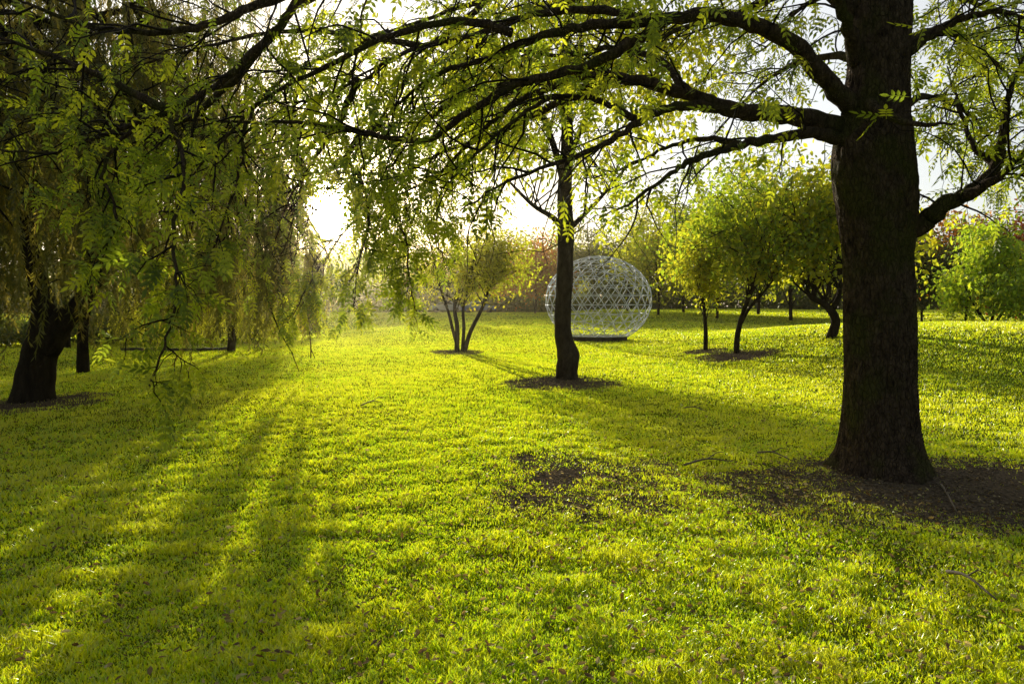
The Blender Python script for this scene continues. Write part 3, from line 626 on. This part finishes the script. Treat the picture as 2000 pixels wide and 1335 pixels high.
# ================================================================== small far things
M_glass=plain('car_glass',(.03,.035,.04),.1); M_tyre=plain('tyre_rubber',(.02,.02,.02),.8)
def car(px,Y,col,lab,rz):
    b_=ground(px,Y); t=thing('parked_car',lab,'car',(0,0,0)); t['group']='cars parked beyond the lawn'
    prof=[(-2.1,.35),(-2.15,.7),(-1.9,.95),(-1.35,1.0),(-.8,1.42),(.6,1.45),(1.15,1.0),(1.95,.85),(2.1,.6),(2.08,.35)]
    m=MB(); n=len(prof); v=[]
    for sy in(-.85,.85):
        for (x_,z_) in prof: v.append([x_,sy*(.86 if z_>1.1 else 1),z_])
    m.add(v,[[list(range(n))[::-1]],[list(range(n,2*n))]]+[[[i_,(i_+1)%n,(i_+1)%n+n,i_+n]] for i_ in range(n)])
    build('body',m,plain('car_paint',col,.3,var=.05),t,smooth=False)
    for sy in(-1,1):
        m=MB(); q=[(-1.15,1.03),(-.72,1.36),(.52,1.38),(.95,1.03)]; m.add([[x_,sy*(.80 if z_>1.1 else .862),z_] for x_,z_ in q],[[[0,1,2,3]]]); build('side_window',m,M_glass,t,smooth=False)
        for x_ in(-1.3,1.3):
            m=MB(); m.tube([[x_,sy*.68,.33],[x_,sy*.88,.33]],[.33,.33],16); build('wheel',m,M_tyre,t)
    t.location=b_; t.rotation_euler=(0,0,rz)
car(935,86,(.04,.12,.45),'small blue parked car beyond the far end of the lawn',.15)
car(872,88,(.6,.6,.6),'pale grey parked car left of the blue one',.1)
b_=hit(607,700); m=MB(); m.tube([b_+[0,0,-.05],b_+[.01,0,.4],b_+[-.03,0,.85]],[.022,.02,.014],6); m.tube([b_+[.005,0,.3],b_+[.11,0,.06],b_+[.14,0,-.03]],[.014,.014,.014],6)
build('wooden_stake',m,M_barkd,label='short dark wooden stake standing in the lawn below the sun',cat='stake',base=tuple(b_))
M_edge=plain('edging_stone',(.12,.105,.085),.9,spec=.1)
a=hit(238,684); c=hit(452,683); m=MB(); L_=np.linalg.norm(c-a); n=12
for i in range(n):
    p=a+(c-a)*(i+.5)/n; p[2]=float(gz(p[0],p[1])); m.box(p+[0,0,.03],(L_/n/2-.02,.12,.08+.01*(i%2)),math.atan2(c[1]-a[1],c[0]-a[0]))
build('edging_wall',m,M_edge,smooth=False,label='low dark stone edging behind the willow trunks',cat='low wall',base=tuple(a))
# ================================================================== AIR HAZE (added for glow round the sun: a wide and a narrow lobe)
hz=MB(); hz.box((0,60,16),(140,100,20))
mh,nt,out=newmat('glow_haze')
v1=nt.nodes.new('ShaderNodeVolumeScatter'); v1.inputs['Density'].default_value=.00042; v1.inputs['Anisotropy'].default_value=.87; v1.inputs['Color'].default_value=(1,.80,.42,1)
v2=nt.nodes.new('ShaderNodeVolumeScatter'); v2.inputs['Density'].default_value=.00045; v2.inputs['Anisotropy'].default_value=.96; v2.inputs['Color'].default_value=(1,.86,.55,1)
va=nt.nodes.new('ShaderNodeAddShader'); nt.links.new(v1.outputs[0],va.inputs[0]); nt.links.new(v2.outputs[0],va.inputs[1]); nt.links.new(va.outputs[0],out.inputs['Volume'])
build('sun_glow_haze',hz,mh,smooth=False,label='thin haze added over the whole park for glow round the sun',cat='haze',kind='structure')
# ================================================================== LIGHT
sun=bpy.data.lights.new('sun','SUN'); sun.energy=5; sun.angle=math.radians(.45); sun.color=(1,.93,.75)
so=bpy.data.objects.new('sun',sun); C.objects.link(so); so.rotation_euler=Vector(SUNL).to_track_quat('Z','Y').to_euler()
W=bpy.data.worlds.new('World'); S.world=W; W.use_nodes=True; nt=W.node_tree; nt.nodes.clear(); L=nt.links
sky=nt.nodes.new('ShaderNodeTexSky'); sky.sky_type='NISHITA'; sky.sun_disc=False; sky.sun_elevation=EL; sky.sun_rotation=math.atan2(SUN[0],SUN[1]); sky.dust_density=1.; sky.air_density=1.
b0=nt.nodes.new('ShaderNodeBackground'); b0.inputs[1].default_value=.07; L.new(sky.outputs[0],b0.inputs[0])
tc=nt.nodes.new('ShaderNodeTexCoord'); nv=nt.nodes.new('ShaderNodeVectorMath'); nv.operation='NORMALIZE'; L.new(tc.outputs['Generated'],nv.inputs[0])
dt=nt.nodes.new('ShaderNodeVectorMath'); dt.operation='DOT_PRODUCT'; L.new(nv.outputs[0],dt.inputs[0]); dt.inputs[1].default_value=tuple(SUN)
def M1(op,a,b=None):
    n_=nt.nodes.new('ShaderNodeMath'); n_.operation=op
    for i_,q in enumerate((a,b)):
        if q is None: continue
        if isinstance(q,(int,float)): n_.inputs[i_].default_value=q
        else: L.new(q,n_.inputs[i_])
    return n_.outputs[0]
D=M1('MAXIMUM',dt.outputs['Value'],0.)
tot=M1('ADD',M1('MULTIPLY',M1('POWER',D,5000.),120.),M1('MULTIPLY',M1('POWER',D,600.),.6))
b1_=nt.nodes.new('ShaderNodeBackground'); b1_.inputs[0].default_value=(1,.92,.72,1); L.new(tot,b1_.inputs[1])
b2_=nt.nodes.new('ShaderNodeBackground'); b2_.inputs[0].default_value=(1,.98,.95,1); L.new(M1('ADD',M1('MULTIPLY',M1('POWER',D,1.0),.88),.05),b2_.inputs[1])
ad=nt.nodes.new('ShaderNodeAddShader'); L.new(b0.outputs[0],ad.inputs[0]); L.new(b1_.outputs[0],ad.inputs[1])
ad2=nt.nodes.new('ShaderNodeAddShader'); L.new(ad.outputs[0],ad2.inputs[0]); L.new(b2_.outputs[0],ad2.inputs[1])
wo=nt.nodes.new('ShaderNodeOutputWorld'); L.new(ad2.outputs[0],wo.inputs[0])
S.view_settings.view_transform='Standard'; S.view_settings.look='None'; S.view_settings.exposure=0
